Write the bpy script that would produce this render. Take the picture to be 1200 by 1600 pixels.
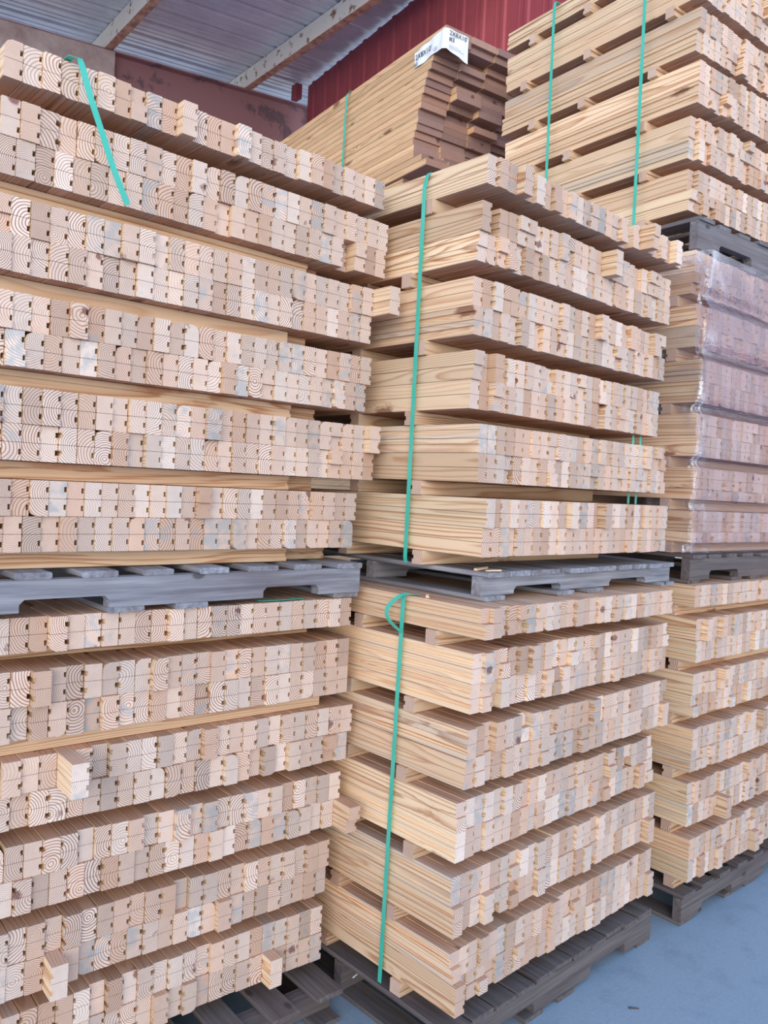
import bpy, bmesh, math, random
import numpy as np
from mathutils import Vector, Matrix

for o in list(bpy.data.objects):
    bpy.data.objects.remove(o)
SC = bpy.context.scene
COL = SC.collection
R = random.Random(7)

# ------------------------------------------------------------------ camera
F_PX = 1261.2
CAM = Vector((-2.0539, -2.12246, 1.72188))
cr = Vector((0.77129922, -0.63457408, 0.0491249))
cu = Vector((-0.0188294, 0.05439922, 0.99834171))
cf = Vector((0.63619413, 0.77094518, -0.03000943))
cd = bpy.data.cameras.new('camera')
cam = bpy.data.objects.new('camera', cd); COL.objects.link(cam)
cd.sensor_fit = 'VERTICAL'; cd.sensor_height = 24.0; cd.lens = F_PX * 24.0 / 1600.0
cd.clip_start = 0.02; cd.clip_end = 300
M = Matrix.Identity(4)
for i in range(3):
    M[i][0] = cr[i]; M[i][1] = cu[i]; M[i][2] = -cf[i]; M[i][3] = CAM[i]
cam.matrix_world = M
SC.camera = cam

# ------------------------------------------------------------------ world, added sky fill, exposure
W = bpy.data.worlds.new('sky'); SC.world = W; W.use_nodes = True
nt = W.node_tree; nt.nodes.clear()
wo = nt.nodes.new('ShaderNodeOutputWorld'); bg = nt.nodes.new('ShaderNodeBackground')
tc = nt.nodes.new('ShaderNodeTexCoord'); sx = nt.nodes.new('ShaderNodeSeparateXYZ')
rp = nt.nodes.new('ShaderNodeValToRGB')
rp.color_ramp.elements[0].position = 0.0; rp.color_ramp.elements[0].color = (0.90, 0.92, 0.97, 1)
rp.color_ramp.elements[1].position = 0.8; rp.color_ramp.elements[1].color = (0.28, 0.47, 0.84, 1)
nt.links.new(tc.outputs['Generated'], sx.inputs[0]); nt.links.new(sx.outputs['Z'], rp.inputs[0])
nt.links.new(rp.outputs[0], bg.inputs[0]); bg.inputs[1].default_value = 1.35
nt.links.new(bg.outputs[0], wo.inputs[0])

sl = bpy.data.lights.new('sky_fill', 'SUN'); sl.energy = 1.85; sl.angle = math.radians(45); sl.color = (1.0, 0.915, 0.81)
so = bpy.data.objects.new('sky_fill', sl); COL.objects.link(so)
sd = Vector((-0.72, -0.80, 0.20))          # towards the added fill for bright hazy sky, behind the viewer to the left
so.rotation_euler = sd.to_track_quat('Z', 'Y').to_euler(); so.location = (-8, -8, 6)

vs = SC.view_settings
vs.view_transform = 'Standard'; vs.look = 'None'; vs.gamma = 1; vs.exposure = 0.16
try: vs.use_curve_mapping = False
except Exception: pass

# ------------------------------------------------------------------ helpers
def lin(r, g, b):
    f = lambda c: (c/255/12.92) if c/255 <= .04045 else ((c/255+.055)/1.055)**2.4
    return (f(r), f(g), f(b), 1)

class NT:
    def __init__(s, name):
        s.m = bpy.data.materials.new(name); s.m.use_nodes = True
        s.t = s.m.node_tree; s.b = s.t.nodes['Principled BSDF']
        s.out = s.t.nodes['Material Output']
    def n(s, typ, ins=None, **kw):
        x = s.t.nodes.new('ShaderNode' + typ)
        for k, v in kw.items(): setattr(x, k, v)
        for k, v in (ins or {}).items(): s.set(x.inputs[k], v)
        return x
    def set(s, sock, v):
        if isinstance(v, bpy.types.NodeSocket): s.t.links.new(v, sock)
        else: sock.default_value = v
    def math(s, op, a, b=None, c=None):
        x = s.t.nodes.new('ShaderNodeMath'); x.operation = op
        for i, v in enumerate((a, b, c)):
            if v is not None: s.set(x.inputs[i], v)
        return x.outputs[0]
    def mix(s, fac, a, b, bt='MIX'):
        x = s.t.nodes.new('ShaderNodeMix'); x.data_type = 'RGBA'; x.blend_type = bt
        s.set(x.inputs['Factor'], fac); s.set(x.inputs['A'], a); s.set(x.inputs['B'], b)
        return x.outputs['Result']
    def ramp(s, fac, stops):
        x = s.t.nodes.new('ShaderNodeValToRGB'); s.set(x.inputs[0], fac)
        e = x.color_ramp.elements
        while len(e) < len(stops): e.new(0.5)
        for i, (p, c) in enumerate(stops): e[i].position = p; e[i].color = c
        return x.outputs[0]
    def noise(s, vec, scale, detail=2, rough=.5):
        x = s.n('TexNoise', {'Scale': scale, 'Detail': detail, 'Roughness': rough})
        if vec is not None: s.t.links.new(vec, x.inputs['Vector'])
        return x
    def scale(s, vec, v):
        x = s.n('VectorMath', operation='MULTIPLY'); s.t.links.new(vec, x.inputs[0]); x.inputs[1].default_value = v
        return x.outputs[0]

def wood(name, pale, dark, knotc, ring=.0042, contrast=1.0, stainc=lin(166, 172, 174), rough=.75, end=False):
    """solid wood: year rings round the pith, taken from the vertex attribute 'wc' (metres, w along the grain)"""
    t = NT(name)
    a = t.n('Attribute', attribute_name='wc').outputs['Vector']
    tone = t.n('Attribute', attribute_name='tone').outputs['Color']
    tn = t.n('SeparateColor'); t.t.links.new(tone, tn.inputs[0])
    nz = t.noise(t.scale(a, (9, 9, 1.1)), 1.0, 2)
    nf = t.noise(t.scale(a, (60, 60, 5)), 1.0, 2)
    sep = t.n('SeparateXYZ'); t.t.links.new(a, sep.inputs[0])
    rr = t.math('SQRT', t.math('ADD', t.math('MULTIPLY', sep.outputs[0], sep.outputs[0]), t.math('MULTIPLY', sep.outputs[1], sep.outputs[1])))
    # knots
    kw = t.noise(t.scale(a, (70, 70, 30)), 1.0, 2)
    kv = t.n('VectorMath', operation='ADD'); t.t.links.new(t.scale(a, (7, 7, 2.6)), kv.inputs[0]); t.t.links.new(t.scale(kw.outputs['Color'], (.16, .16, .16)), kv.inputs[1])
    vo = t.n('TexVoronoi', {'Scale': 1.0}); t.t.links.new(kv.outputs[0], vo.inputs['Vector'])
    kd = vo.outputs['Distance']
    knot = t.math('SUBTRACT', 1.0, t.math('SMOOTH_MIN', t.math('MULTIPLY', kd, 7.6 if end else 5.5), 1.0, .3))
    knot = t.math('MAXIMUM', knot, 0.0)
    bump = t.math('MULTIPLY', t.math('POWER', t.math('MAXIMUM', t.math('SUBTRACT', 1.0, t.math('MULTIPLY', kd, 2.6)), 0.0), 2.0), .012)
    rr = t.math('ADD', rr, t.math('MULTIPLY', t.math('SUBTRACT', nz.outputs[0], .5), .030 if end else .048))
    rr = t.math('ADD', rr, t.math('MULTIPLY', t.math('SUBTRACT', nf.outputs[0], .5), .0022))
    rr = t.math('ADD', rr, bump)
    # ring spacing differs per board (tone alpha-like channel in blue of 'aux')
    aux = t.n('SeparateColor'); t.t.links.new(t.n('Attribute', attribute_name='aux').outputs['Color'], aux.inputs[0])
    sp = t.math('MULTIPLY', t.math('ADD', aux.outputs[0], .75), ring)
    fr = t.math('FRACT', t.math('DIVIDE', rr, sp))
    line = t.ramp(fr, [(0.0, (0.3, .3, .3, 1)), (0.08, (0, 0, 0, 1)), (.55, (.08, .08, .08, 1)), (.80, (.7, .7, .7, 1)), (.92, (1, 1, 1, 1)), (1.0, (0.4, .4, .4, 1))])
    fac = t.math('MULTIPLY', line, t.math('MULTIPLY', t.math('ADD', aux.outputs[1], .25), contrast))
    c = t.mix(fac, pale, dark)
    # per board tone: red = brightness, green = hue (0 cream .. 1 pink tan), blue = blue stain
    c = t.mix(t.math('MULTIPLY', tn.outputs[1], .8 if end else .55), c, t.mix(.55, c, lin(206, 155, 118)), 'MIX')
    # broad mottling
    mo = t.noise(t.scale(a, (30, 30, 2.5)), 1.0, 3, .6)
    c = t.mix(t.math('MULTIPLY', t.math('SUBTRACT', mo.outputs[0], .35), .35), c, dark)
    st = t.noise(t.scale(a, (34, 34, 2.2)), 1.0, 3)
    sm = t.ramp(t.math('ADD', st.outputs[0], t.math('MULTIPLY', t.math('SUBTRACT', tn.outputs[2], .62), .34)), [(.5, (0, 0, 0, 1)), (.68, (1, 1, 1, 1))])
    c = t.mix(t.math('MULTIPLY', sm, .62 if end else .34), c, stainc)
    km = t.ramp(knot, [(.12, (0, 0, 0, 1)), (.45, (1, 1, 1, 1))])
    c = t.mix(t.math('MULTIPLY', km, .8), c, knotc)
    br = t.n('HueSaturation'); t.set(br.inputs['Color'], c)
    t.set(br.inputs['Value'], t.math('ADD', t.math('MULTIPLY', tn.outputs[0], .42), .76))
    t.set(t.b.inputs['Base Color'], br.outputs[0])
    t.b.inputs['Roughness'].default_value = rough
    t.b.inputs['Specular IOR Level'].default_value = .25
    bu = t.n('Bump', {'Strength': .25, 'Distance': .002}); t.set(bu.inputs['Height'], t.math('ADD', line, nf.outputs[0]))
    t.set(t.b.inputs['Normal'], bu.outputs[0])
    return t.m

M_END = wood('pine_end_grain', lin(235, 219, 205), lin(156, 109, 87), lin(116, 64, 60), ring=.0046, contrast=1.15, end=True)
M_SIDE = wood('pine_side_grain', lin(238, 214, 180), lin(184, 136, 100), lin(128, 78, 56), ring=.0064, contrast=.95)
M_EDGE_SHADE = wood('pine_edge_shade', lin(206, 170, 146), lin(158, 116, 94), lin(120, 78, 62), ring=.0060, contrast=.6, rough=.9)  # tops and undersides: rough-sawn brown with layer-gap shade put into the colour
M_PLE = wood('plank_end', lin(148, 122, 118), lin(112, 88, 88), lin(90, 60, 56), ring=.004, contrast=.5)
M_PLS = wood('plank_side', lin(228, 194, 152), lin(176, 128, 92), lin(110, 70, 52), ring=.005, contrast=.55)

def grey_wood(name, c1, c2):
    t = NT(name)
    a = t.n('Attribute', attribute_name='wc').outputs['Vector']
    n1 = t.noise(t.scale(a, (60, 60, 2.2)), 1.0, 5, .7); n2 = t.noise(t.scale(a, (8, 8, 2)), 1.0, 3)
    c = t.mix(t.ramp(n1.outputs[0], [(.32, (0, 0, 0, 1)), (.68, (1, 1, 1, 1))]), c1, c2)
    c = t.mix(t.ramp(n2.outputs[0], [(.4, (0, 0, 0, 1)), (.65, (.55, .55, .55, 1))]), c, lin(98, 84, 84))
    vo = t.n('TexVoronoi', {'Scale': 1.0}); t.t.links.new(t.scale(a, (9, 9, 5)), vo.inputs['Vector'])
    k = t.ramp(vo.outputs['Distance'], [(.07, (1, 1, 1, 1)), (.12, (0, 0, 0, 1))])
    c = t.mix(t.math('MULTIPLY', k, .7), c, lin(52, 44, 50))
    t.set(t.b.inputs['Base Color'], c); t.b.inputs['Roughness'].default_value = .85
    bu = t.n('Bump', {'Strength': .4, 'Distance': .003}); t.set(bu.inputs['Height'], n1.outputs[0]); t.set(t.b.inputs['Normal'], bu.outputs[0])
    return t.m
M_GREY = grey_wood('weathered_pallet_wood', lin(172, 175, 182), lin(112, 114, 126))
M_MID = grey_wood('grey_pallet_wood', lin(140, 138, 142), lin(98, 96, 102))
M_DARK = grey_wood('dark_pallet_wood', lin(124, 116, 112), lin(74, 70, 72))

def plain(name, c, rough=.6, metal=0.0, noise=None, spec=.3):
    t = NT(name); tc = t.n('TexCoord').outputs['Object']
    if noise:
        c2, sc, lo, hi = noise
        n = t.noise(tc, sc, 5, .65)
        c = t.mix(t.ramp(n.outputs[0], [(lo, (0, 0, 0, 1)), (hi, (1, 1, 1, 1))]), c, c2)
        bu = t.n('Bump', {'Strength': .2, 'Distance': .004}); t.set(bu.inputs['Height'], n.outputs[0]); t.set(t.b.inputs['Normal'], bu.outputs[0])
    t.set(t.b.inputs['Base Color'], c); t.b.inputs['Roughness'].default_value = rough
    t.b.inputs['Metallic'].default_value = metal; t.b.inputs['Specular IOR Level'].default_value = spec
    return t.m
def strap_mat():
    t = NT('teal_strapping'); tc = t.n('TexCoord').outputs['Object']
    n = t.noise(tc, 9, 2)
    t.set(t.b.inputs['Base Color'], t.mix(n.outputs[0], lin(48, 178, 152), lin(86, 206, 186)))
    t.b.inputs['Roughness'].default_value = .32; t.b.inputs['Specular IOR Level'].default_value = .6
    return t.m
M_STRAP = strap_mat()
M_PAPER = plain('label_paper', lin(238, 243, 247), .5)
M_INK = plain('label_ink', lin(50, 52, 66), .7)
M_FAINT = plain('label_fine_print', lin(150, 160, 176), .7)
M_RED = plain('red_wall_paint', lin(172, 84, 90), .5, 0, (lin(150, 70, 80), 1.2, .35, .7))
M_ROOF = plain('galvanised_roof_sheet', lin(226, 228, 232), .45, .1, (lin(204, 206, 212), 2.5, .35, .7))
M_PURL = plain('chipped_white_purlin', lin(242, 236, 224), .6, 0, (lin(150, 108, 88), 9.0, .58, .66))
M_RUST = plain('rusty_purlin_flange', lin(216, 170, 140), .8, 0, (lin(160, 112, 92), 11.0, .4, .65))
M_BEAM = plain('rusted_beam_paint', lin(164, 124, 124), .75, 0, (lin(122, 98, 104), 3.4, .55, .62))
M_COLM = plain('column_paint_glare', lin(204, 190, 184), .8, 0, (lin(170, 144, 140), 4.0, .4, .7))  # glare over the column put into its pale colour

def concrete():
    t = NT('concrete'); tc = t.n('TexCoord').outputs['Object']
    n1 = t.noise(tc, 1.3, 4); n2 = t.noise(tc, 90, 3, .7); n3 = t.noise(tc, 7, 5, .7)
    c = t.mix(n1.outputs[0], lin(132, 152, 170), lin(144, 164, 180))
    c = t.mix(t.ramp(n2.outputs[0], [(.35, (0, 0, 0, 1)), (.7, (.5, .5, .5, 1))]), c, lin(158, 178, 192))
    c = t.mix(t.ramp(n3.outputs[0], [(.5, (0, 0, 0, 1)), (.8, (.5, .5, .5, 1))]), c, lin(104, 122, 142))
    t.set(t.b.inputs['Base Color'], c); t.b.inputs['Roughness'].default_value = .9
    bu = t.n('Bump', {'Strength': .35, 'Distance': .003}); t.set(bu.inputs['Height'], n2.outputs[0]); t.set(t.b.inputs['Normal'], bu.outputs[0])
    return t.m
M_CONC = concrete()

def film():
    t = NT('stretch_wrap_film'); tc = t.n('TexCoord').outputs['Object']
    fz = t.n('SeparateColor'); t.t.links.new(t.n('Attribute', attribute_name='fold_sheen').outputs['Color'], fz.inputs[0])
    n1 = t.noise(t.scale(tc, (6, 6, 30)), 1.0, 4, .7); n2 = t.noise(t.scale(tc, (14, 14, 9)), 1.0, 4, .7)
    bu = t.n('Bump', {'Strength': .9, 'Distance': .012}); t.set(bu.inputs['Height'], t.math('ADD', n1.outputs[0], n2.outputs[0]))
    tr = t.n('BsdfTransparent', {'Color': (.90, .86, .93, 1)}); t.set(tr.inputs['Color'], t.mix(fz.outputs[1], (.95, .94, .96, 1), (.80, .70, .77, 1)))
    gl = t.n('BsdfGlossy', {'Color': (1, 1, 1, 1), 'Roughness': .16}); t.set(gl.inputs['Normal'], bu.outputs[0])
    df = t.n('BsdfDiffuse', {'Color': lin(196, 184, 206)}); t.set(df.inputs['Color'], t.mix(fz.outputs[0], lin(150, 132, 156), lin(232, 238, 250))); t.set(df.inputs['Normal'], bu.outputs[0])
    m1 = t.n('MixShader'); t.set(m1.inputs[0], .45); t.set(m1.inputs[1], gl.outputs[0]); t.set(m1.inputs[2], df.outputs[0])
    st = t.ramp(n2.outputs[0], [(.50, (0, 0, 0, 1)), (.72, (1, 1, 1, 1))])
    f = t.math('ADD', .05, t.math('MULTIPLY', st, t.math('ADD', .05, t.math('MULTIPLY', fz.outputs[0], .75))))
    f = t.math('ADD', f, t.math('MULTIPLY', fz.outputs[1], .26))
    f = t.math('ADD', f, t.math('MULTIPLY', fz.outputs[0], .28))
    m2 = t.n('MixShader'); t.set(m2.inputs[0], f); t.set(m2.inputs[1], tr.outputs[0]); t.set(m2.inputs[2], m1.outputs[0])
    t.t.links.new(m2.outputs[0], t.out.inputs[0])
    return t.m
M_FILM = film()

class MB:
    """collects geometry for one mesh, with wood coordinates per vertex"""
    def __init__(s): s.v = []; s.f = []; s.mi = []; s.wc = []; s.tone = []; s.aux = []; s.sm = False
    def add(s, verts, faces, mis, wcs, tone=(.5, .3, 0), aux=(.5, .5, 0)):
        b = len(s.v); s.v += verts; s.f += [tuple(b+i for i in f) for f in faces]; s.mi += mis; s.wc += wcs
        s.tone += [(*tone, 1)]*len(verts); s.aux += [(*aux, 1)]*len(verts)
    def build(s, name, mats, parent=None):
        me = bpy.data.meshes.new(name); me.from_pydata(s.v, [], s.f)
        for m in (mats if isinstance(mats, (list, tuple)) else [mats]): me.materials.append(m)
        if any(s.mi): me.polygons.foreach_set('material_index', s.mi)
        a = me.attributes.new('wc', 'FLOAT_VECTOR', 'POINT'); a.data.foreach_set('vector', np.array(s.wc, 'f').ravel())
        a = me.attributes.new('tone', 'FLOAT_COLOR', 'POINT'); a.data.foreach_set('color', np.array(s.tone, 'f').ravel())
        a = me.attributes.new('aux', 'FLOAT_COLOR', 'POINT'); a.data.foreach_set('color', np.array(s.aux, 'f').ravel())
        if s.sm: me.polygons.foreach_set('use_smooth', [True]*len(s.f))
        me.update()
        o = bpy.data.objects.new(name, me); COL.objects.link(o)
        if parent: o.parent = parent
        return o

def tag(o, label=None, cat=None, group=None, kind=None):
    if label: o['label'] = label
    if cat: o['category'] = cat
    if group: o['group'] = group
    if kind: o['kind'] = kind
    return o
def empty(name, loc=(0, 0, 0), rz=0):
    o = bpy.data.objects.new(name, None); COL.objects.link(o); o.location = loc; o.rotation_euler = (0, 0, rz)
    o.empty_display_size = .05
    return o

def prism(prof, axis, a0, a1, wcf, capmi=0, sidemi=1, edgemi=None):
    """extrude a 2-D outline along x or y between a0 and a1; returns verts, faces, material ids, wood coords"""
    n = len(prof); v = []; wc = []
    for a in (a0, a1):
        for (p, q) in prof:
            v.append((p, a, q) if axis == 'y' else (a, p, q)); wc.append(wcf(p, q, a))
    f = []; mi = []
    cw = axis == 'y'
    for i in range(n):
        j = (i+1) % n
        dp, dq = abs(prof[i][0]-prof[j][0]), abs(prof[i][1]-prof[j][1])
        f.append((i, j, n+j, n+i) if not cw else (j, i, n+i, n+j)); mi.append(edgemi if edgemi is not None and dp > dq and dp > .010 else sidemi)
    f.append(tuple(range(n-1, -1, -1)) if not cw else tuple(range(n))); mi.append(capmi)
    f.append(tuple(range(n, 2*n)) if not cw else tuple(range(2*n-1, n-1, -1))); mi.append(capmi)
    return v, f, mi, wc

def box_prof(p0, p1, q0, q1, c=.0012):
    return [(p0+c, q0), (p1-c, q0), (p1, q0+c), (p1, q1-c), (p1-c, q1), (p0+c, q1), (p0, q1-c), (p0, q0+c)]

HH = .0445      # height of one strip (half board)
def strip_prof(x0, w, z0, flip, wane, gz, h=HH):
    """one grooved strip, counter-clockwise outline in (x,z); groove on the right side (or left when flipped)"""
    g = .0005; c = .0013; x1 = x0+w; zb = z0+g; zt = z0+h-g
    gc = z0+h*gz; gh = .0066; gd = .0066
    pts = [(x0+c, zb), (x1-c, zb), (x1, zb+c), (x1, gc-gh), (x1-gd, gc-gh), (x1-gd, gc+gh), (x1, gc+gh), (x1, zt-c), (x1-c, zt), (x0+c, zt), (x0, zt-c), (x0, zb+c)]
    if wane == 'tl': pts[9:11] = [(x0+.018, zt), (x0+.007, zt-.005), (x0+.001, zt-.016)]
    if wane == 'bl': pts[11:] = [(x0, zb+.014)]; pts[0] = (x0+.016, zb); pts.append((x0+.005, zb+.005))
    if flip: pts = [(x0+x1-p, q) for p, q in reversed(pts)]
    return pts

def rnd_tone(kind='A'):
    b = min(1, max(0, R.gauss(.58, .26))); h = min(1, max(0, R.gauss(.42, .36)))
    blue = R.random()
    if kind == 'A' and R.random() < .035: b, h = .35, 1.5
    blue = .55+.45*R.random() if blue < .13 else (.25*R.random())
    return (b, h, blue), (R.random(), min(1, max(.1, R.gauss(.62, .28))), 0)
TONE_WORD = lambda t: 'grey-stained' if t[2] > .5 else ('pale' if t[0] > .72 else ('orange-tinted' if t[1] > 1.2 else 'dull' if t[0] < .34 else ('tan' if t[1] > .5 else 'cream')))

def wood_frame(w, cx, cz):
    """pith somewhere in or beside the board, long coordinate shifted per board"""
    s = R.random()
    if s < .09: px, pz = R.uniform(-.012, .012), R.uniform(-.03, .03)
    else:
        px = (-1 if R.random() < .2 else 1)*R.uniform(.019, .046); pz = R.gauss(0, .020)
    off = R.uniform(0, 40); tx, tz = R.uniform(-.018, .018), R.uniform(-.018, .018)
    ox, oz = cx+px, cz+pz
    return lambda p, q, a: ((p-ox)+a*tx, (q-oz)+a*tz, a+off)

# ------------------------------------------------------------------ setting: ground, roof, wall, beam
def slab(name, x0, x1, y0, y1, z0, z1, mat, parent=None, kind=None):
    b = MB(); b.add(*prism(box_prof(x0, x1, z0, z1, .002), 'y', y0, y1, lambda p, q, a: (p, q, a), 0, 0))
    o = b.build(name, mat, parent)
    if kind: o['kind'] = kind
    return o
fl = slab('floor', -14, 16, -14, 18, -.12, 0, M_CONC); tag(fl, 'blue-grey concrete yard slab in the shade', kind='structure')

ROOF_A, ROOF_B = 6.406, .0973      # roof plane height = A + B x
YB = 6.75
ceil = empty('ceiling', (0, 0, 0)); tag(ceil, 'sloping corrugated metal shed roof on purlins', kind='structure')
def sheet(parent, name, y0, y1, x0, x1, mat):
    """one ribbed roof sheet: ribs run up the slope along x"""
    prof = []; rib = .30; y = y0; up = .028
    k = 0
    while y < y1-.01:
        prof += [(y, 0), (min(y+.02, y1), up), (min(y+.05, y1), up), (min(y+.07, y1), 0)]
        for mm in (.14, .22): prof += [(min(y+mm, y1), 0), (min(y+mm+.006, y1), .006), (min(y+mm+.02, y1), .006), (min(y+mm+.026, y1), 0)]
        y += rib
    prof.append((y1, 0))
    v = []; f = []; mi = []
    for x in (x0, x1):
        for (yy, zz) in prof: v.append((x, yy, ROOF_A+ROOF_B*x+zz))
    for x in (x0, x1):
        for (yy, zz) in prof: v.append((x, yy, ROOF_A+ROOF_B*x+zz+.003))
    n = len(prof)
    for i in range(n-1):
        f.append((i, i+1, n+i+1, n+i)); f.append((2*n+i+1, 2*n+i, 3*n+i, 3*n+i+1))
    b = MB(); b.add(v, f, [0]*len(f), [tuple(p) for p in v]); return b.build(name, mat, parent)
y = 2.4
while y < 9.0:
    sheet(ceil, 'roof_panel', y, y+.9, -4.5, 6.0, M_ROOF); y += .905
def purlin(x):
    zt = ROOF_A+ROOF_B*x-.004
    pr = empty('purlin'); pr.parent = ceil
    b = MB(); b.add(*prism(box_prof(x, x+.005, zt-.20, zt, .001), 'y', 2.4, 9.0, lambda p, q, a: (p, q, a), 0, 0)); b.build('web', M_PURL, pr)
    b = MB()
    b.add(*prism([(x, zt-.206), (x+.085, zt-.206), (x+.085, zt-.180), (x+.081, zt-.180), (x+.081, zt-.201), (x, zt-.201)], 'y', 2.4, 9.0, lambda p, q, a: (p, q, a), 0, 0))
    b.add(*prism(box_prof(x+.006, x+.075, zt-.006, zt, .001), 'y', 2.4, 9.0, lambda p, q, a: (p, q, a), 0, 0)); b.build('flange', M_RUST, pr)
for x in (-2.1, -.54, 1.06, 2.76, 4.4): purlin(x)

bm_ = empty('beam'); tag(bm_, kind='structure')
bm_['label'] = 'rusty dark red steel rafter under the shed roof'
bm_.name = 'trim_1'
def slope_box(name, x0, x1, y0, y1, d0, d1, mat, parent):
    v = []
    for x in (x0, x1):
        for (yy, dd) in ((y0, d0), (y1, d0), (y1, d1), (y0, d1)): v.append((x, yy, ROOF_A+ROOF_B*x-dd))
    f = [(0, 1, 2, 3), (7, 6, 5, 4), (0, 4, 5, 1), (1, 5, 6, 2), (2, 6, 7, 3), (3, 7, 4, 0)]
    b = MB(); b.add(v, f, [0]*6, list(v)); return b.build(name, mat, parent)
slope_box('beam_web', -4.5, 3.75, YB+.09, YB+.10, .225, 1.25, M_BEAM, bm_)
slope_box('beam_flange', -4.5, 3.75, YB, YB+.2, .208, .225, M_BEAM, bm_)
slope_box('beam_flange', -4.5, 3.75, YB, YB+.2, 1.25, 1.27, M_BEAM, bm_)
slope_box('beam_clip', 3.42, 3.50, YB-.12, YB, .02, .20, M_RED, bm_)
colm = empty('column'); colm.name = 'trim_2'; tag(colm, 'tapered steel column head with painted-in glare at the left of the roof', kind='structure')
slope_box('column_plate', -.6, 1.17, YB-.012, YB+.085, .228, 1.5, M_COLM, colm)
slab('column_shaft', -.6, 1.0, YB-.02, YB+.12, 0, 4.9, M_COLM, colm)

# red ribbed side wall, parallel to the boards
wall = empty('wall_right'); tag(wall, 'dark red ribbed metal wall behind the plank pile', kind='structure')
XW = 3.57
wx = lambda yy: -.1027*(6.6-yy)
def wall_panel(y0, y1):
    prof = []; y = y0
    while y < y1-.01:
        prof += [(y, 0), (min(y+.02, y1), -.016), (min(y+.06, y1), -.016), (min(y+.08, y1), 0)]
        prof += [(min(y+.13, y1), 0), (min(y+.137, y1), -.003), (min(y+.15, y1), -.003), (min(y+.157, y1), 0)]
        y += .30
    prof.append((y1, 0)); n = len(prof)
    v = [(XW+wx(yy)+d, yy, z) for z in (0, ROOF_A+ROOF_B*(XW-.3)-.01) for (yy, d) in prof]
    v += [(XW+wx(yy)+d+.003, yy, z) for z in (0, ROOF_A+ROOF_B*(XW-.3)-.01) for (yy, d) in prof]
    f = []
    for i in range(n-1): f += [(i+1, i, n+i, n+i+1), (2*n+i, 2*n+i+1, 3*n+i+1, 3*n+i)]
    b = MB(); b.add(v, f, [0]*len(f), list(v)); b.build('wall_panel', M_RED, wall)
y = 1.4
while y < 6.5:
    wall_panel(y, min(y+.88, 6.6)); y += .883
slab('corner_post', XW-.03, XW+.07, 6.62, 6.72, 0, 5.4, M_BEAM, wall)

# ------------------------------------------------------------------ board stacks
# layers listed from top; bottom heights from the survey of the photograph; dy = how far each layer is set back
STACK = {
 'Al': dict(o=(-.474, -.027), yaw=0.0, cols=28, pitch=.0450, right=True, z=[1.273, 1.05, .827, .604, .381, .158], rows=[2, 4, 4, 4, 4, 4],
            rx=[[.005], [.014, .016], [.046, .027], [.02, .041], [-.006, -.01], [-.015, -.016]], dy=[-.03, -.02, -.01, 0, .01, .02], flip=.38, name='lower left stack'),
 'Au': dict(o=(-.398, -.018), yaw=.0355, cols=28, pitch=.0448, right=True, z=[2.636, 2.413, 2.19, 1.967, 1.744, 1.521], rows=[2, 4, 4, 4, 4, 4],
            rx=[[.022], [.042, .035], [.029, -.014], [-.006, -.02], [.025, .025], [-.041, -.055]], dy=[0]*6, flip=.04, name='upper left stack'),
 'Bl': dict(o=(-.361, -.486), yaw=.059, pl=[.0430, .0447, .0458, .0447, .0457, .0455], cols=26, pitch=.0452, z=[1.299, 1.075, .85, .625, .4, .175], rows=[2, 4, 4, 4, 4, 4],
            rx=[[0], [0, 0], [0, 0], [0, 0], [0, 0], [0, 0]], dy=[-.045, -.015, -.01, .015, .014, .012], flip=.55, name='lower middle stack'),
 'Bu': dict(o=(-.292, -.382), yaw=.0519, pl=[.0456, .0447, .0442, .0437, .0430, .0428], cols=26, pitch=.0448, z=[2.652, 2.427, 2.202, 1.977, 1.752, 1.527], rows=[2, 4, 4, 4, 4, 4],
            rx=[[0], [0, 0], [0, 0], [0, 0], [0, 0], [0, 0]], dy=[-.018, .008, .015, .012, -.035, -.065], flip=.45, name='upper middle stack'),
 'Cl': dict(o=(1.010, -.430), yaw=.024, cols=26, pitch=.0450, z=[1.298, 1.074, .85, .626, .401, .177], rows=[2, 4, 4, 4, 4, 4],
            rx=[[0]]*6, dy=[.01, 0, 0, -.01, -.01, -.025], flip=.5, name='lower right stack'),
 'Cu': dict(o=(1.037, -.356), yaw=.024, cols=26, pitch=.0450, z=[2.588, 2.365, 2.135, 1.914, 1.736, 1.556], rows=[4, 4, 4, 4, 3, 3],
            rx=[[0]]*6, dy=[.042, .02, -.008, -.005, 0, -.012], flip=.5, name='wrapped right stack'),
 'T': dict(o=(1.101, -.234), yaw=-.0455, cols=26, pitch=.0450, z=[4.084, 3.860, 3.636, 3.412, 3.188, 2.964], rows=[2, 4, 4, 4, 4, 4],
            rx=[[0]]*6, dy=[.01, .01, .012, -.009, .002, 0], flip=.45, name='top right stack'),
}
BLEN = 1.15
ORD = ['first', 'second', 'third', 'fourth', 'fifth', 'sixth', 'seventh', 'eighth', 'ninth', 'tenth', 'eleventh', 'twelfth', 'thirteenth', 'fourteenth', 'fifteenth', 'sixteenth',
       'seventeenth', 'eighteenth', 'nineteenth', 'twentieth', '21st', '22nd', '23rd', '24th', '25th', '26th', '27th', '28th']
def px(p):
    v = Vector(p)-CAM; d = v.dot(cf)
    return (600+F_PX*v.dot(cr)/d, 800-F_PX*v.dot(cu)/d, d)

class Fr:
    def __init__(s, o, yaw): s.o = o; s.c = math.cos(yaw); s.s = math.sin(yaw); s.yaw = yaw
    def w(s, x, y, z): return (s.o[0]+x*s.c-y*s.s, s.o[1]+x*s.s+y*s.c, z)

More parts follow.
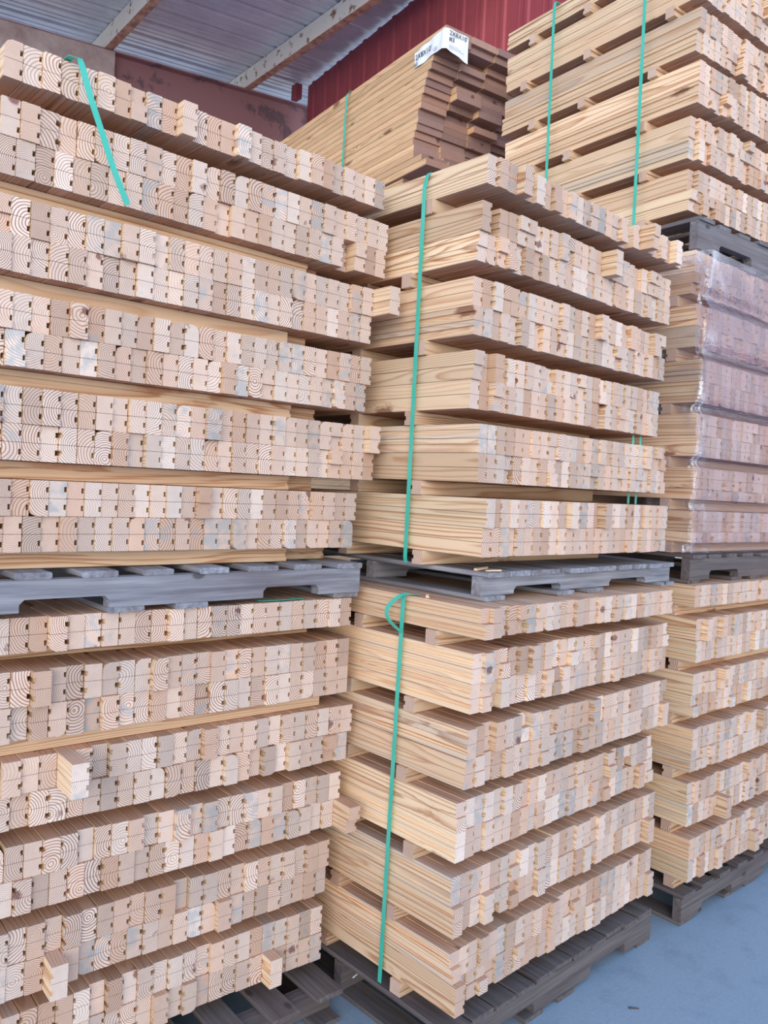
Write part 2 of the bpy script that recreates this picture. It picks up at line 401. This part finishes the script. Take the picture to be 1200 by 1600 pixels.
boards = []
SPECIAL = {  # (stack, layer, row, column index from the left): extra pull towards the viewer, hand placed from the photograph
 ('Al', 2, 0, 7): -.10, ('Al', 3, 1, 27): -.075, ('Al', 5, 1, 23): -.05, ('Al', 4, 1, 8): -.07, ('Al', 1, 0, 6): -.03,
 ('Au', 2, 0, 27): -.09, ('Au', 1, 1, 24): .04, ('Au', 0, 0, 10): -.03, ('Au', 0, 0, 14): -.02, ('Au', 4, 0, 27): -.03,
 ('Bu', 1, 0, 1): .05, ('Bu', 0, 0, 19): -.08, ('Bl', 3, 0, 0): -.01, ('Bu', 1, 0, 15): -.06, ('Cl', 4, 1, 5): -.06,
 ('Bl', 4, 1, 24): -.03, ('Bl', 5, 1, 0): -.03, ('T', 4, 0, 0): .03, ('T', 4, 1, 0): .02,
}
for key, S in STACK.items():
    fr = Fr(S['o'], S['yaw'])
    for li, (zb, nh) in enumerate(zip(S['z'], S['rows'])):
        rows = []                                     # list of (z bottom, strips), top row first
        z = zb+nh*HH; left = nh
        while left > 0:
            k = 2 if left >= 2 else 1
            z -= k*HH; rows.append((z, k)); left -= k
        for ri, (zr, k) in enumerate(rows):
            rx = S['rx'][li][min(ri, len(S['rx'][li])-1)]
            n = S['cols']-(1 if key == 'Au' and li == 0 else 0)
            P = S['pl'][li] if 'pl' in S else (S['pitch'] if not (key == 'Au' and li == 0) else .04396)
            for ci in range(n):
                # widths vary a little
                x0 = ci*P if not S.get('right') else -(n-ci)*P
                x0 += rx+R.uniform(-.0004, .0004)
                w = P-.0010-min(.002, abs(R.gauss(0, .0007)))
                
                dy = S['dy'][li]+R.gauss(0, .0035)
                if key != 'Cu' and R.random() < (.04 if key == 'Au' else .09): dy += R.choice((-1, -1, 1))*R.uniform(.008, .015 if key[0] == 'A' else .026)
                dy += SPECIAL.get((key, li, ri, ci), 0)
                dh = [0]*k
                if R.random() < (.05 if key[0] == 'A' else .2): dh = [R.uniform(-.012, .012) for _ in range(k)]
                flip = R.random() < S['flip']
                wane = R.choice(('tl', 'bl')) if R.random() < .09 else None
                gz = R.uniform(.44, .56)
                cx = x0+w/2
                front = fr.w(cx, dy, zr+k*HH/2)
                q = px(front)
                area = 0
                if q[2] > .3 and -25 < q[0] < 1215 and -20 < q[1] < 1615:
                    a = px(fr.w(x0, dy, zr)); b = px(fr.w(x0+w, dy, zr)); c_ = px(fr.w(x0, dy, zr+k*HH))
                    area = abs((b[0]-a[0])*(c_[1]-a[1]))
                    area *= 1 if (0 < q[0] < 1200 and 0 < q[1] < 1600) else .3
                    if ci == 0 and key in ('Bl', 'Bu', 'T', 'Cl'):
                        d = px(fr.w(x0, dy+(.35 if key != 'T' else 1.0), zr))
                        area += abs((d[0]-a[0])*(c_[1]-a[1]))*(.9 if key != 'Cl' else .4)
                boards.append(dict(key=key, li=li, ri=ri, ci=ci, n=n, x0=x0, w=w, z=zr, k=k, dy=dy, dh=dh, flip=flip, wane=wane, gz=gz, fr=fr, area=area, nrows=len(rows)))
boards.sort(key=lambda b: -b['area'])
NSEP = 300
LAYW = ['top', 'second', 'third', 'fourth', 'fifth', 'bottom']
stuff = MB()
def strip_geo(bd, j, base, wf):
    z0 = bd['z']+(bd['k']-1-j)*HH
    wane = bd['wane'] if (bd['wane'] == 'tl' and j == 0) or (bd['wane'] == 'bl' and j == bd['k']-1) else None
    prof = strip_prof(bd['x0'], bd['w'], z0, bd['flip'], wane, bd['gz'])
    y0 = bd['dy']+bd['dh'][j]; y1 = y0+BLEN-R.uniform(0, .012)
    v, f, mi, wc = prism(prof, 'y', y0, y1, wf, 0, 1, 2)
    return v, f, mi, wc
for bi, bd in enumerate(boards):
    fr = bd['fr']; S = STACK[bd['key']]
    tone, aux = rnd_tone()
    wf = wood_frame(bd['w'], bd['x0']+bd['w']/2, bd['z']+bd['k']*HH/2)
    ox, oy, oz = bd['x0']+bd['w']/2, bd['dy'], bd['z']
    if bi < NSEP:
        e = empty('grooved_board', fr.w(ox, oy, oz), fr.yaw)
        side = 'right' if S.get('right') else 'left'
        num = (bd['n']-bd['ci']) if S.get('right') else bd['ci']+1
        row = '' if bd['nrows'] == 1 else (('upper row, ', 'lower row, ')[bd['ri']])
        lab = f"{TONE_WORD(tone)} grooved pine board, {ORD[num-1]} from {side} edge, {row}{LAYW[bd['li']]} layer, {S['name']}"
        tag(e, lab, 'board', 'grooved pine boards')
        for j in range(bd['k']):
            v, f, mi, wc = strip_geo(bd, j, None, wf)
            v = [(a-ox, b-oy, c-oz) for a, b, c in v]
            m = MB(); m.add(v, f, mi, wc, tone, aux); m.build('strip', [M_END, M_SIDE, M_EDGE_SHADE], e)
    else:
        for j in range(bd['k']):
            v, f, mi, wc = strip_geo(bd, j, None, wf)
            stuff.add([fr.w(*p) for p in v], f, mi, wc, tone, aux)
so_ = stuff.build('grooved_boards', [M_END, M_SIDE, M_EDGE_SHADE])
so_.name = 'lumber'
tag(so_, 'all smaller-looking grooved pine boards filling the rest of the stacks', 'lumber', 'grooved pine boards', 'stuff')

# ------------------------------------------------------------------ spacer sticks between the layers (run along x)
def stick(key, gap, y, x0, x1, word, h=None, zoff=0.0):
    """gap i lies under layer i (0 top .. 5 bottom)"""
    S = STACK[key]; fr = Fr(S['o'], S['yaw'])
    ztop = S['z'][gap]
    if gap < 5: zlow = S['z'][gap+1]+S['rows'][gap+1]*HH
    else: zlow = ztop-.0465
    hh = ztop-zlow-.0006
    w = .046
    prof = [(p, q) for p, q in strip_prof(0, w, 0, R.random() < .5, None, .5, hh)]
    wf = wood_frame(w, w/2, hh/2); tone, aux = rnd_tone(); tone = (.25+.3*R.random(), .6+.4*tone[1], tone[2]*.3)
    v, f, mi, wc = prism(prof, 'x', 0, x1-x0, wf)
    m = MB(); m.add(v, f, mi, wc, tone, aux)
    o = m.build('spacer_stick', [M_END, M_SIDE, M_EDGE_SHADE]); o.location = fr.w(x0, y, zlow+.0003); o.rotation_euler = (0, 0, fr.yaw)
    tag(o, f"pine spacer stick under the {LAYW[gap]} layer, {S['name']}, {word}", 'stick', 'spacer sticks between the layers')
    return o
# left stacks: a front stick plus one butted behind it
for g, (xa, xb) in enumerate([(-.24, -.30), (-.239, -.17), (-.303, -.20), (-.278, -.149), (-.274, -.149), (-.27, -.085)]):
    stick('Au', g, .055 if g else .20, -1.24, xa, 'front piece')
    stick('Au', g, .25 if not g else .105, -.62, xb if xb > xa else xa+.06, 'short piece behind the front one')
    stick('Au', g, .90, -1.24, -.04, 'rear one')
for g in range(6):
    stick('Al', g, .12 if g != 1 else .03, -1.25, -.06, 'front one'); stick('Al', g, .85, -1.25, -.04, 'rear one')
bu = [.20, .273, .203, .235, .19, .168]; buf = [.55, .50, .52, .514, .497, .544]
for g in range(6):
    stick('Bu', g, bu[g], -.012 if g != 1 else -.02, (1.12, 1.12, 1.0, .99, .97, 1.0)[g], 'nearest the board ends')
    stick('Bu', g, buf[g], -.012, 1.09, 'middle one')
bl = [.12, .20, .218, .17, .242, .198]; blf = [.453, .50, .50, .485, .514, .562]
for g in range(6):
    stick('Bl', g, bl[g], -.008, 1.10, 'nearest the board ends'); stick('Bl', g, blf[g], -.008, 1.12, 'middle one')
for g in range(6):
    stick('Cl', g, [.096, .066, .08, .065, .057, .03][g], .0, 1.12, 'nearest the board ends'); stick('Cl', g, .5, .0, 1.12, 'middle one')
    stick('Cu', g, [.14, .131, .14, .136, .119, .098][g]-.03, -.005, 1.12, 'nearest the board ends'); stick('Cu', g, .52, .0, 1.12, 'middle one')
tf = [(.21, .58, .937), (.112, .558, .973), (.192, .579, .902), (.239, .663, .91), (.21, .595, .92), (.197, .6, .92)]
for g in range(6):
    for j, yy in enumerate(tf[g]): stick('T', g, yy, -.012-.02*R.random(), 1.12, ('nearest the board ends', 'middle one', 'farthest back')[j])

# ------------------------------------------------------------------ pallets
def rbox(m, x0, x1, y0, y1, z0, z1, axis, c=.003, mi=0, tone=(.5, .3, 0)):
    off = R.uniform(0, 50)
    if axis == 'y': g = prism(box_prof(x0, x1, z0, z1, c), 'y', y0, y1, lambda p, q, a: (p+off, q, a), 0, 0)
    else: g = prism(box_prof(y0, y1, z0, z1, c), 'x', x0, x1, lambda p, q, a: (p+off, q, a), 0, 0)
    m.add(*g, tone)
def pallet(org, yaw, z0, x0, x1, y0, y1, h, mat, label, yfront=0.0, tops=7, edge=0.0, notch=((.14, .36), (.62, .84)), topx=None, hb=.016):
    e = empty('pallet', (org[0], org[1], z0), yaw); tag(e, label, 'pallet', 'wooden pallets')
    ht = .018
    sz0, sz1 = hb, h-ht
    W_ = x1-x0
    for k, yy in enumerate((yfront, (y0+y1)/2-.02, y1-.045)):
        # notched stringer: outline in (x,z), extruded along y
        nz = sz0+(sz1-sz0)*.40; r = .012
        def nt_(a, b): return [(a, sz0), (a, nz-r), (a+r, nz), (b-r, nz), (b, nz-r), (b, sz0)]
        prof = [(x0, sz0)]+nt_(x0+W_*notch[0][0], x0+W_*notch[0][1])+nt_(x0+W_*notch[1][0], x0+W_*notch[1][1])+[(x1, sz0), (x1, sz1), (x0, sz1)]
        off = R.uniform(0, 30)
        g = prism(prof, 'y', yy, yy+.038, lambda p, q, a: (q+off, a, p), 0, 0)
        m = MB(); m.add(*g); m.build('stringer', mat, e)
    xs = [x0+(W_-.10)*i/(tops-1) for i in range(tops)]
    for i, xx in enumerate(xs if topx is None else topx):
        wd = .10+R.uniform(-.012, .008) if topx is None else .105
        m = MB(); rbox(m, xx, xx+wd, y0+R.uniform(-.008, .008), y1+R.uniform(-.01, .01), sz1+.0003, h-R.uniform(0.0006, .002), 'y'); m.build('deck_board', mat, e)
    for xx in (x0, x0+W_*.47, x1-.10, x0+W_*.40-.10):
        m = MB(); rbox(m, xx, xx+.10, y0+R.uniform(-.004, .01), y1, .0005, sz0-.0003, 'y'); m.build('bottom_board', mat, e)
    return e
zA = 1.273+2*HH; zB = 1.299+2*HH; zC = 1.298+2*HH; zCu = 2.588+4*HH
pallet(STACK['Al']['o'], 0, 0, -1.27, -.005, -.10, .98, .158-.047, M_DARK, 'dark pallet on the ground under the lower left stack, front boards sticking out', yfront=-.03, tops=8)
pallet(STACK['Au']['o'], .0355, zA, -1.27, -.035, -.03, .98, 1.521-.0465-zA, M_GREY, 'bleached blue-grey pallet between the two left stacks', yfront=-.03, tops=8, notch=((.14, .32), (.70, .865)))
pallet(STACK['Bl']['o'], .059, 0, -.012, 1.165, -.014, 1.0, .175-.047, M_DARK, 'dark pallet on the concrete under the lower middle stack', yfront=-.012, tops=11, notch=((.14, .36), (.64, .84)))
pallet(STACK['Bu']['o'], .0519, zB, .045, 1.205, -.06, 1.02, 1.527-.0465-zB, M_GREY, 'bleached pallet between the two middle stacks, notched stringer facing front', yfront=-.035, tops=11)
pallet(STACK['Cl']['o'], .024, 0, -.02, 1.19, -.022, 1.0, .177-.047, M_DARK, 'dark pallet on the ground under the lower right stack', yfront=-.02, tops=8)
pallet(STACK['Cu']['o'], .024, zC, 0, 1.19, -.02, 1.0, 1.556-.0465-zC, M_DARK, 'dark pallet under the film-wrapped stack', yfront=-.015, tops=8)
pallet(STACK['T']['o'], -.0455, zCu, -.03, 1.16, -.07, 1.0, 2.964-.0465-zCu, M_MID, 'grey pallet carrying the top right stack above the wrapped one', yfront=-.066, tops=8)

# ------------------------------------------------------------------ brown plank pile (planks lie flat, long side left)
D_O = (.956, 1.200); D_YAW = math.radians(-5.0)
dfr = Fr(D_O, D_YAW)
TK = .0385; NR = 19; ZT = 4.262
off_rows = [0, 0, .10, .13, .15, .18, .20, .22, .24, .25, .27, .28, .29, .30, .31, .31, .31, .19, .12]
PW = .184
for r_ in range(NR):
    for c_ in range(6):
        z1 = ZT-r_*TK; z0 = z1-TK+.001
        y0 = (off_rows[r_]*.75 if c_ == 0 else off_rows[r_]*.75+R.uniform(-.015, .03)) + (R.choice((-.05, .03, 0, 0, 0, 0, 0, 0, 0)) if c_ else R.uniform(-.008, .008))
        if r_ < 2 and c_ == 0: y0 = 0
        if c_ and r_ == 0: y0 = R.uniform(-.008, .01)
        x0 = c_*(PW+.004)+R.uniform(0, .002)-r_*.001
        wf = wood_frame(PW, x0+PW/2, z0+TK/2+.03); tone, aux = rnd_tone(); tone = (tone[0], tone[1]+.2, tone[2]*.25)
        c = .004
        g = prism(box_prof(x0, x0+PW, z0, z1, c), 'y', 0, 3.05, wf, 0, 1, 0)
        ox, oy, oz = x0+PW/2, 0, z0
        v = [(a-ox, b, q-oz) for a, b, q in g[0]]
        m = MB(); m.add(v, g[1], g[2], g[3], tone, aux)
        o = m.build('plank', [M_PLE, M_PLS]); o.location = dfr.w(ox, y0, oz); o.rotation_euler = (0, 0, D_YAW)
        tag(o, f"brown plank, {ORD[r_]} from top, {ORD[c_]} column from labelled corner, plank pile under roof", 'plank', 'planks in the brown pile')
# plank units that carry the pile, behind the middle stacks
m = MB()
zb = ZT-NR*TK
k = 0; z = 0.0
while z < zb-.02:
    z1 = min(z+.0385, zb-.0005)
    for c_ in range(6):
        x0 = c_*(PW+.004)
        g = prism(box_prof(x0, x0+PW, z+.0005, z1, .004), 'y', .34, 2.9, wood_frame(PW, x0, z)); m.add([dfr.w(*p) for p in g[0]], g[1], g[2], g[3], (.5, .5, 0))
    z = z1+.0005
o = m.build('plank_pile_base', [M_PLE, M_PLS]); o.name = 'lumber'
tag(o, 'lower planks carrying the brown pile, behind the middle stacks', 'lumber', kind='stuff')

# delivery label folded round the top corner of the plank pile
lab = empty('paper_label', dfr.w(0, 0, ZT-.02), D_YAW)
tag(lab, 'white printed paper label folded round the top corner of the brown plank pile', 'label')
def lab_pt(s, t):
    """s along the strip: negative = left face, positive = end face; t = down"""
    wob = .0025*math.sin(s*60+t*20)+.0015*math.sin(s*23+1)
    g = .0075
    if s < 0: return (-g-wob-.001*0, -s-.0, -t)
    return (s, -g-wob, -t)
v = []; f = []; ns, ntt = 44, 6
for i in range(ns+1):
    s = -.27+(.27+.16)*i/ns
    for j in range(ntt+1):
        t = .001+.110*j/ntt
        top = 0.0 if s > 0 else .030*max(0, -s/.27)**1.2
        bot = .0 if s < 0 else .035*(s/.16)
        if s < 0: bot = .016*math.sin(s*22)*(.5)
        v.append(lab_pt(s, top*(1-j/ntt)+t+(bot)*j/ntt))
n = len(v)
for i in range(ns):
    for j in range(ntt):
        a = i*(ntt+1)+j; f.append((a, a+1, a+ntt+2, a+ntt+1))
m = MB(); m.add(v, f, [0]*len(f), list(v)); m.sm = True; m.build('sheet', M_PAPER, lab)
def text(body, size, loc, rot, mat, parent, bold=.0):
    cu_ = bpy.data.curves.new('lettering', 'FONT'); cu_.body = body; cu_.size = size; cu_.extrude = .0003; cu_.offset = bold; cu_.resolution_u = 2
    o = bpy.data.objects.new('lettering', cu_); COL.objects.link(o); o.parent = parent; o.location = loc; o.rotation_euler = rot
    cu_.materials.append(mat)
    bpy.context.view_layer.update()
    me = bpy.data.meshes.new_from_object(o.evaluated_get(bpy.context.evaluated_depsgraph_get()))
    bpy.data.objects.remove(o)
    o = bpy.data.objects.new('lettering', me); COL.objects.link(o); o.parent = parent; o.location = loc; o.rotation_euler = rot
    return o
RE = (math.radians(90), 0, 0); RLf = (math.radians(90), 0, math.radians(-90))
text("2X8X10'", .036, (.018, -.0130, -.034), RE, M_INK, lab, .0)
text("#3", .036, (.018, -.0130, -.066), RE, M_INK, lab, .0)
text("2X8X10'", .042, (-.0130, .255, -.080), RLf, M_INK, lab)
text("#3", .028, (-.0130, .262, -.112), RLf, M_INK, lab)
text("128", .026, (-.0130, .095, -.094), RLf, M_FAINT, lab)
for k in range(3):
    m = MB(); rbox(m, .02, .085+.02*k, -.0130, -.0124, -.089-.008*k, -.0875-.008*k, 'x', .0001); m.build('print_line', M_FAINT, lab)

# ------------------------------------------------------------------ straps
def ribbon(name, pts, wdir, width, label, thick=.0012, tw=None, cat='strap'):
    """flat band through points; wdir = direction of its width"""
    # smooth the polyline a little
    P = [Vector(p) for p in pts]; m = MB(); v = []; f = []
    n = len(P)
    for i, p in enumerate(P):
        t = (P[min(i+1, n-1)]-P[max(i-1, 0)]).normalized()
        wd = Vector(wdir if not callable(wdir) else wdir(i/(n-1)))
        wd = (wd-t*wd.dot(t)).normalized(); nn = t.cross(wd).normalized()
        for a, b in ((-1, -1), (1, -1), (1, 1), (-1, 1)): v.append(tuple(p+wd*width/2*a+nn*thick/2*b))
    for i in range(n-1):
        for j in range(4):
            k = (j+1) % 4; f.append((i*4+j, i*4+k, i*4+4+k, i*4+4+j))
    f.append((0, 3, 2, 1)); b = (n-1)*4; f.append((b, b+1, b+2, b+3))
    m.add(v, f, [0]*len(f), list(v)); o = m.build(name, M_STRAP)
    tag(o, label, cat, 'teal plastic straps'); return o
def poly(pts, n=8):
    out = []
    for a, b in zip(pts[:-1], pts[1:]):
        for k in range(n): out.append(Vector(a).lerp(Vector(b), k/n))
    out.append(Vector(pts[-1])); return out
def fw_(key, x, y, z): S = STACK[key]; return Fr(S['o'], S['yaw']).w(x, y, z)
def ydir(key): s = STACK[key]['yaw']; return (-math.sin(s), math.cos(s), 0)
def layer_pts(key, y0, y1, ztop, zbot, x=-.0045):
    return [fw_(key, x, y0+(y1-y0)*k/14, ztop+(zbot-ztop)*k/14) for k in range(15)]
zt = STACK['Bu']['z'][0]+2*HH+.003
ribbon('strap', [fw_('Bu', .5, .235, zt), fw_('Bu', .2, .235, zt), fw_('Bu', .02, .235, zt), fw_('Bu', .0, .235, zt-.001), fw_('Bu', -.008, .235, zt-.012)]+layer_pts('Bu', .235, .240, zt-.05, 1.50, -.0180)+[fw_('Bu', -.014, .24, 1.482)],
       ydir('Bu'), .0165, 'teal strap down the left side of the upper middle stack')
zt = STACK['Bl']['z'][0]+2*HH+.003
# lower strap with a loose loop at its top
ribbon('strap', [fw_('Bl', -.015, .262, zt-.004)]+layer_pts('Bl', .264, .285, zt-.03, .14, -.0150), ydir('Bl'), .0165, 'teal strap down the left side of the lower middle stack')
lp = []
for k in range(15):
    a = k/14*math.pi
    y = .262+.045*math.sin(a)*(1 if a < 9 else 1); z = zt+.004-.125*(k/14)
    lp.append(fw_('Bl', -.016-.03*math.sin(a), .255+.050*math.sin(a)**.8 if a > 0 else .255, z))
lp = [fw_('Bl', .03, .235, zt+.0015), fw_('Bl', .0, .243, zt+.004)]+lp
ribbon('strap', lp, ydir('Bl'), .0165, 'loose teal strap loop at the top of the lower middle stack')
zt = STACK['T']['z'][0]+2*HH+.003
for yy, w_ in ((.263, 'nearer the board ends'), (.80, 'farther from the board ends')):
    ribbon('strap', [fw_('T', .4, yy, zt), fw_('T', -.03, yy, zt-.003)]+layer_pts('T', yy, yy-.01, zt-.03, 2.93, -.036), ydir('T'), .0165, f'teal strap down the left side of the top right stack, {w_}')
# strap round the plank pile
dy_ = (-math.sin(D_YAW), math.cos(D_YAW), 0)
ribbon('strap', [dfr.w(.4, .98, ZT+.002), dfr.w(-.004, .98, ZT+.001)]+[dfr.w(-.028, .98+.02*k/8, ZT-.03-.70*k/8) for k in range(9)], dy_, .019, 'teal strap round the brown plank pile')
# loose strap hanging over the upper left stack
SP = [(-.998, 2.757), (-.98, 2.70), (-.957, 2.638), (-.926, 2.561), (-.899, 2.489), (-.858, 2.403)]
pts = [fw_('Au', -1.018, .03, 2.7285), fw_('Au', -1.018, -.02, 2.728)]
dep = [-.034, -.042, -.040, -.042, -.047, -.050]
sp2 = []
for k in range(31):
    u = k/30*5; i = min(int(u), 4); t_ = u-i
    # catmull-rom
    g = lambda j: (*SP[max(0, min(5, j))], dep[max(0, min(5, j))])
    p0, p1, p2, p3 = g(i-1), g(i), g(i+1), g(i+2)
    q = [.5*((2*p1[c])+(-p0[c]+p2[c])*t_+(2*p0[c]-5*p1[c]+4*p2[c]-p3[c])*t_*t_+(-p0[c]+3*p1[c]-3*p2[c]+p3[c])*t_**3) for c in range(3)]
    if q[1] < 2.722: sp2.append(fw_('Au', q[0]-.018, q[2], q[1]))
ribbon('strap', pts+sp2, (1, 0.1, 0), .0165, 'loose teal strap end hanging over the front of the upper left stack')
ribbon('strap', [fw_('Al', -.33+.02*k, -.005-.012*math.sin(k/8*3.1), 1.3645+.0015) for k in range(9)], (0, 1, 0), .0165, 'short teal strap piece lying under the pallet between the left stacks')
for g, xx, w_ in ((3, 1.015, 'left one'), (3, 1.07, 'right one'), (4, 1.005, 'left one'), (4, 1.06, 'right one')):
    S = STACK['Bu']; z1 = S['z'][g]-.001; z0 = S['z'][g+1]+S['rows'][g+1]*HH+.001
    ribbon('strap', [fw_('Bu', xx, .05, z1-(z1-z0)*k/3) for k in range(4)], (1, 0, 0), .014, f'teal strap in the gap under the {LAYW[g]} layer, upper middle stack, {w_}')

# ------------------------------------------------------------------ stretch wrap round the upper right stack
S = STACK['Cu']; fr = Fr(S['o'], S['yaw'])
v = []; f = []; fold_sheen = []
zlo, zhi = 1.515, 2.750
# path around the corner: left side from y=.9 to corner, then along the front
path = []
for k in range(46): path.append((-.022, .95-.955*k/45))
cr_ = []
for k in range(1, 9):
    a = k/8*math.pi/2; path.append((-.022+.03*(1-math.cos(a)), -.005-.03*math.sin(a)))
for k in range(1, 60): path.append((.008+1.18*k/59, -.035))
nz = 90
import mathutils
for i, (x, y) in enumerate(path):
    dcorner = abs(i-49)
    for j in range(nz+1):
        z = zlo+(zhi-zlo)*j/nz
        p = Vector((x*7, y*7, z*16)); nn = mathutils.noise.noise(p)*.5+mathutils.noise.noise(p*2.7)*.3
        # sag into the gaps between the layers
        sag = 0
        for li in range(6):
            zt_ = S['z'][li]; gc = zt_-.023
            sag = max(sag, math.exp(-((z-gc)/.022)**2))
        lay = 0
        for li in range(6):
            zb_ = S['z'][li]; 
            if zb_-.03 <= z <= zb_+S['rows'][li]*HH+.02: lay = S['dy'][li]
        out = nn*.008
        b = math.exp(-(dcorner/7.0)**2)
        if y <= -.0349: v.append(fr.w(x, y+out*.8+sag*.025, z+0))
        elif x <= -.0219: v.append(fr.w(x+out*.7, y, z))
        else: v.append(fr.w(x+nn*.016, y+nn*.012+sag*.02, z))
        rag = b*(.10+.55*sag+1.1*mathutils.noise.noise(Vector((i*.30, z*9, 3)))+(.6 if z > 2.6 else 0))
        fo = max(0, min(1, rag))
        if i < 46: fo = max(fo, sag*(.95 if y < .20 else .25)*(.7+.7*nn), min(1, 1.1*max(0, (z-2.60)/.15)*(.8+.9*nn)))  # near the left top, blue-white sky sheen put into the film colour
        ply = 1.0 if z > 2.33 else (.75 if z > 2.1 else .35)
        fold_sheen.append((fo, (ply if i > 50 else .0), 0, 1))
for i in range(len(path)-1):
    for j in range(nz):
        a = i*(nz+1)+j; f.append((a, a+nz+1, a+nz+2, a+1))
me = bpy.data.meshes.new('stretch_wrap'); me.from_pydata(v, [], f); me.materials.append(M_FILM)
a = me.attributes.new('fold_sheen', 'FLOAT_COLOR', 'POINT'); a.data.foreach_set('color', np.array(fold_sheen, 'f').ravel())
me.polygons.foreach_set('use_smooth', [True]*len(f))
wr = bpy.data.objects.new('stretch_wrap', me); COL.objects.link(wr)
tag(wr, 'crinkled clear plastic stretch wrap round the wrapped right stack', 'plastic wrap')

# ------------------------------------------------------------------ small loose things
def chip(loc, rz, ln, w, h, label, mat=M_SIDE, tilt=0, name='wood_splinter', cat='splinter'):
    m = MB(); o_ = R.uniform(0, 9)
    prof = [(-w/2, 0), (w/2, 0), (w*.42, h), (-w*.3, h*.8)]
    g = prism(prof, 'x', 0, ln, lambda p, q, a: (p, q, a+o_), 0, 0)
    vv = [(a, b*(1-.7*(a/ln)), c) for a, b, c in g[0]]
    m.add(vv, g[1], g[2], g[3], (.75, .3, 0)); o = m.build(name, mat); o.location = loc; o.rotation_euler = (0, tilt, rz)
    tag(o, label, cat); return o
zq = 1.4805
chip(fw_('Bu', .045, -.010, zq+.0), .35, .095, .012, .007, 'long pale wood splinter on the pallet edge between the middle stacks', tilt=-.0)
chip(fw_('Bu', .06, -.04, zq+.0), -.15, .06, .010, .005, 'shorter pale wood splinter beside the long one on the middle pallet')
chip(fw_('Bl', .012, .185, 1.3885), .6, .018, .012, .010, 'small pale wood chip lying beside the teal strap loop')
chip((-.42, -.10, .1115), .3, .035, .004, .002, 'tiny white splinter on the dark pallet boards at lower left', mat=M_PAPER)
chip((.36, -.63, .0003), -.75, .034, .012, .003, 'small dark fleck of bark on the blue-grey concrete', mat=M_DARK, name='bark_chip', cat='bark')
